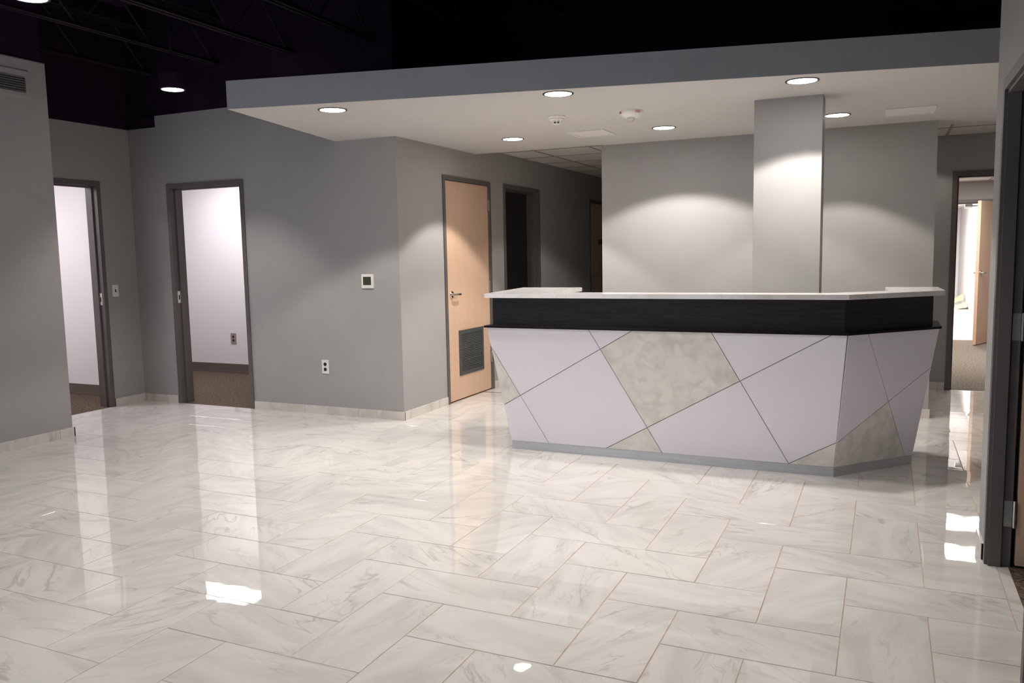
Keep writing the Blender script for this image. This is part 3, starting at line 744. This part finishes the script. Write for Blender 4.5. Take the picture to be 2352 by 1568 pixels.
def bent_text(txt, cx, cy, zc, rad, ang, size, parent):
    cu = bpy.data.curves.new('lettering', 'FONT'); cu.body = txt; cu.size = size; cu.align_x = 'CENTER'; cu.align_y = 'CENTER'; cu.extrude = .0004
    to_ = bpy.data.objects.new('tmp', cu); COL.objects.link(to_); bpy.context.view_layer.update()
    me = bpy.data.meshes.new_from_object(to_.evaluated_get(bpy.context.evaluated_depsgraph_get())); bpy.data.objects.remove(to_)
    P0 = wloc(parent)
    for v in me.vertices:
        x, y, z = v.co; r = rad+y*.35+z+.0006; a = ang+x/rad
        v.co = Vector((cx+r*math.cos(a), cy+r*math.sin(a), zc+y))-P0
    me.materials.clear(); me.materials.append(M['red']); o = bpy.data.objects.new('lettering', me); COL.objects.link(o); o.parent = parent; return o
face = math.atan2(-SY, -SX)
for da in (.62, -1.25, 2.5): bent_text('FIRE', SX, SY, ZS-.017, .0835, face+da, .024, t)

def ceiling_vent(x0, x1, y0, y1, z, label, nsl, name='ceiling_vent', slot=False):
    t = thing(name, ((x0+x1)/2, (y0+y1)/2, z), label, 'vent'); w = .028 if not slot else .05
    b = BM()
    for q in ((x0, x1, y0, y0+w), (x0, x1, y1-w, y1), (x0, x0+w, y0+w, y1-w), (x1-w, x1, y0+w, y1-w)): box(b, *q, z-.008, z-.0002)
    obj('frame', b, 'ventwhite', t)
    b = BM(); box(b, x0+w, x1-w, y0+w, y1-w, z-.0012, z-.0002); obj('backing', b, 'bar' if not slot else 'ventwhite', t)
    for i in range(nsl):
        y = y0+w+(i+.5)*(y1-y0-2*w)/nsl; b = BM(); g = (y1-y0-2*w)/nsl
        v = [(y-g*.42, z-.0015), (y-g*.38, z-.0015), (y+g*.42, z-.0065), (y+g*.38, z-.0065)]
        prism(b, [(x0+w, a, c) for a, c in v], [(x1-w, a, c) for a, c in v]); obj('slat', b, 'ventwhite', t)
ceiling_vent(-2.53, -2.19, 6.70, 7.06, ZS, 'square white ceiling vent between the smoke detector and the hallway', 12)
ceiling_vent(-.035, .31, 6.88, 7.28, ZS, 'white rectangular ceiling vent right of the column', 10)
# wall grille, top left
t = thing('wall_grille', (XN, 4.0, 2.86), 'grey louvered air grille high on the near left wall', 'vent')
y0, y1, z0, z1 = 3.55, 4.475, 2.765, 2.965; b = BM()
for q in ((y0, y1, z0, z0+.032), (y0, y1, z1-.042, z1), (y0, y0+.03, z0+.032, z1-.042), (y1-.03, y1, z0+.032, z1-.042)): box(b, XN+.0003, XN+.011, *q)
obj('frame', b, 'wall', t)
b = BM(); box(b, XN+.0003, XN+.001, y0+.03, y1-.03, z0+.032, z1-.042); obj('backing', b, 'darkslot', t)
for i in range(7):
    z = z0+.032+(i+.5)*(z1-z0-.074)/7; b = BM(); v = [(XN+.001, z+.006), (XN+.002, z+.007), (XN+.010, z-.003), (XN+.009, z-.004)]
    prism(b, [(a, y0+.03, c) for a, c in v], [(a, y1-.03, c) for a, c in v]); obj('slat', b, 'wall', t)

# ------------------------------------------------------------------ wall devices
t = thing('thermostat', (-4.213, YA, 1.245), 'square white thermostat with dark screen on the far left wall', 'thermostat')
b = BM(); box(b, -4.276, -4.150, YA-.018, YA-.0003, 1.182, 1.308); obj('housing', b, 'plastic', t, bevel=.003)
b = BM(); box(b, -4.256, -4.172, YA-.019, YA-.0175, 1.210, 1.284); obj('screen', b, 'lcd', t)
def outlet(x, z, y, label, mat, cover='outlet', hh=.064, ww=.039):
    t = thing('wall_outlet', (x, y, z), label, 'outlet')
    b = BM(); box(b, x-ww, x+ww, y-.006, y-.0003, z-hh, z+hh); obj('cover_plate', b, mat, t, bevel=.0015)
    for dz in (.024, -.024):
        b = BM(); lathe(b, [(.0165, -.009), (.0165, -.0055)], (x, y, z+dz), 20, 'Y'); r = obj('receptacle', b, 'darkslot', t)
    b = BM(); lathe(b, [(.003, -.0075), (.003, -.0055)], (x, y, z), 8, 'Y'); obj('screw', b, 'steel', t)
outlet(-4.723, .451, YA, 'white wall outlet low on the far left wall below the thermostat', 'plastic')
outlet(-7.641, .444, 8.05, 'brown wall outlet on the white wall inside the lit office', 'outbrown', hh=.07, ww=.045)
t = thing('light_switch', (XL, 5.853, 1.168), 'white light switch on the alcove wall beside the door frame', 'switch')
b = BM(); box(b, XL+.0003, XL+.006, 5.817, 5.889, 1.108, 1.228); obj('cover_plate', b, 'plastic', t, bevel=.0015)
b = BM(); box(b, XL+.006, XL+.0066, 5.846, 5.860, 1.155, 1.182); obj('switch_slot', b, 'darkslot', t)
b = BM(); prism(b, [(XL+.006, 5.849, 1.160), (XL+.006, 5.857, 1.160), (XL+.006, 5.857, 1.170), (XL+.006, 5.849, 1.170)], [(XL+.016, 5.850, 1.152), (XL+.016, 5.856, 1.152), (XL+.016, 5.856, 1.159), (XL+.016, 5.850, 1.159)]); obj('toggle', b, 'darkslot', t)

# ------------------------------------------------------------------ troffers
def troffer(x0, x1, y0, y1, z, label, lit, power=0, col=(1, .93, .98)):
    t = thing('ceiling_troffer', ((x0+x1)/2, (y0+y1)/2, z), label, 'ceiling light')
    b = BM(); w = .025
    for q in ((x0, x1, y0, y0+w), (x0, x1, y1-w, y1), (x0, x0+w, y0+w, y1-w), (x1-w, x1, y0+w, y1-w)): box(b, *q, z-.006, z+.012)
    obj('frame', b, 'ventwhite', t)
    b = BM(); box(b, x0+w, x1-w, y0+w, y1-w, z-.003, z+.01); obj('lens', b, 'troffer' if lit else 'troffer_off', t)
    b = BM(); box(b, x0+w, x1-w, (y0+y1)/2-.03, (y0+y1)/2+.03, z-.008, z-.003); obj('divider', b, 'ventwhite', t)
    if power: area('lamp', ((x0+x1)/2, (y0+y1)/2, z-.012), x1-x0-.06, power, col, t, sizey=y1-y0-.06)
troffer(-7.85, -6.65, 6.85, 7.45, ZSF-.013, 'lit ceiling panel inside the office behind the far left doorway', True, ROOM_W, (1, .93, .97))
troffer(-8.9, -7.7, 4.6, 5.2, ZSF-.013, 'lit ceiling panel inside the alcove office', True, ROOM_W, (1, .93, .97))
troffer(-2.838, -2.56, 9.475, 10.685, ZH+.013, 'unlit ceiling panel in the hallway ceiling', False)
troffer(.762, 1.358, 11.152, 11.748, 2.43, 'first lit ceiling panel beyond the right hand doorway', True, 30, (1, .95, .88))
troffer(.762, 1.358, 12.392, 12.988, 2.43, 'second lit ceiling panel beyond the right hand doorway', True, 20, (1, .95, .88))
troffer(.5, 1.1, 16.0, 17.2, 2.418, 'nearer lit ceiling panel of the unfinished room', True, WHITE_W, (1, .97, .92))
troffer(.5, 1.1, 20.0, 21.2, 2.418, 'farther lit ceiling panel of the unfinished room', True, WHITE_W, (1, .97, .92))

# ------------------------------------------------------------------ debris in the unfinished room
def sheet(name, pts, fold, mat, label, cat):
    """folded sheet: pts two edges, lifted ridge"""
    b = BM(); a0, a1, c0, c1 = [Vector(p) for p in pts]; r0, r1 = (a0+c0)/2+Vector((0, 0, fold)), (a1+c1)/2+Vector((0, 0, fold)); t_ = Vector((0, 0, .006))
    for p in ((a0, a1, r1, r0), (r0, r1, c1, c0)): prism(b, [tuple(q) for q in p], [tuple(q+t_) for q in p])
    o = obj(name, b, mat, origin=tuple((a0+c1)/2)); return tag(o, label, cat, 'packing waste on the bare floor')
sheet('cardboard_sheet', [(1.35, 22.4, .001), (1.70, 22.5, .30), (1.25, 22.0, .001), (1.68, 22.0, .18)], .06, 'card', 'brown cardboard sheet leaning on the white wall, rearmost of the heap', 'cardboard')
sheet('cardboard_sheet', [(1.45, 21.8, .001), (1.72, 21.9, .14), (1.50, 21.3, .001), (1.73, 21.3, .06)], .05, 'card', 'folded cardboard sheet at the right end of the heap', 'cardboard')
sheet('paper_sheet', [(1.10, 21.2, .001), (1.35, 21.2, .02), (1.20, 20.6, .001), (1.50, 20.7, .01)], .07, 'paper', 'crumpled white paper in front of the cardboard', 'paper')
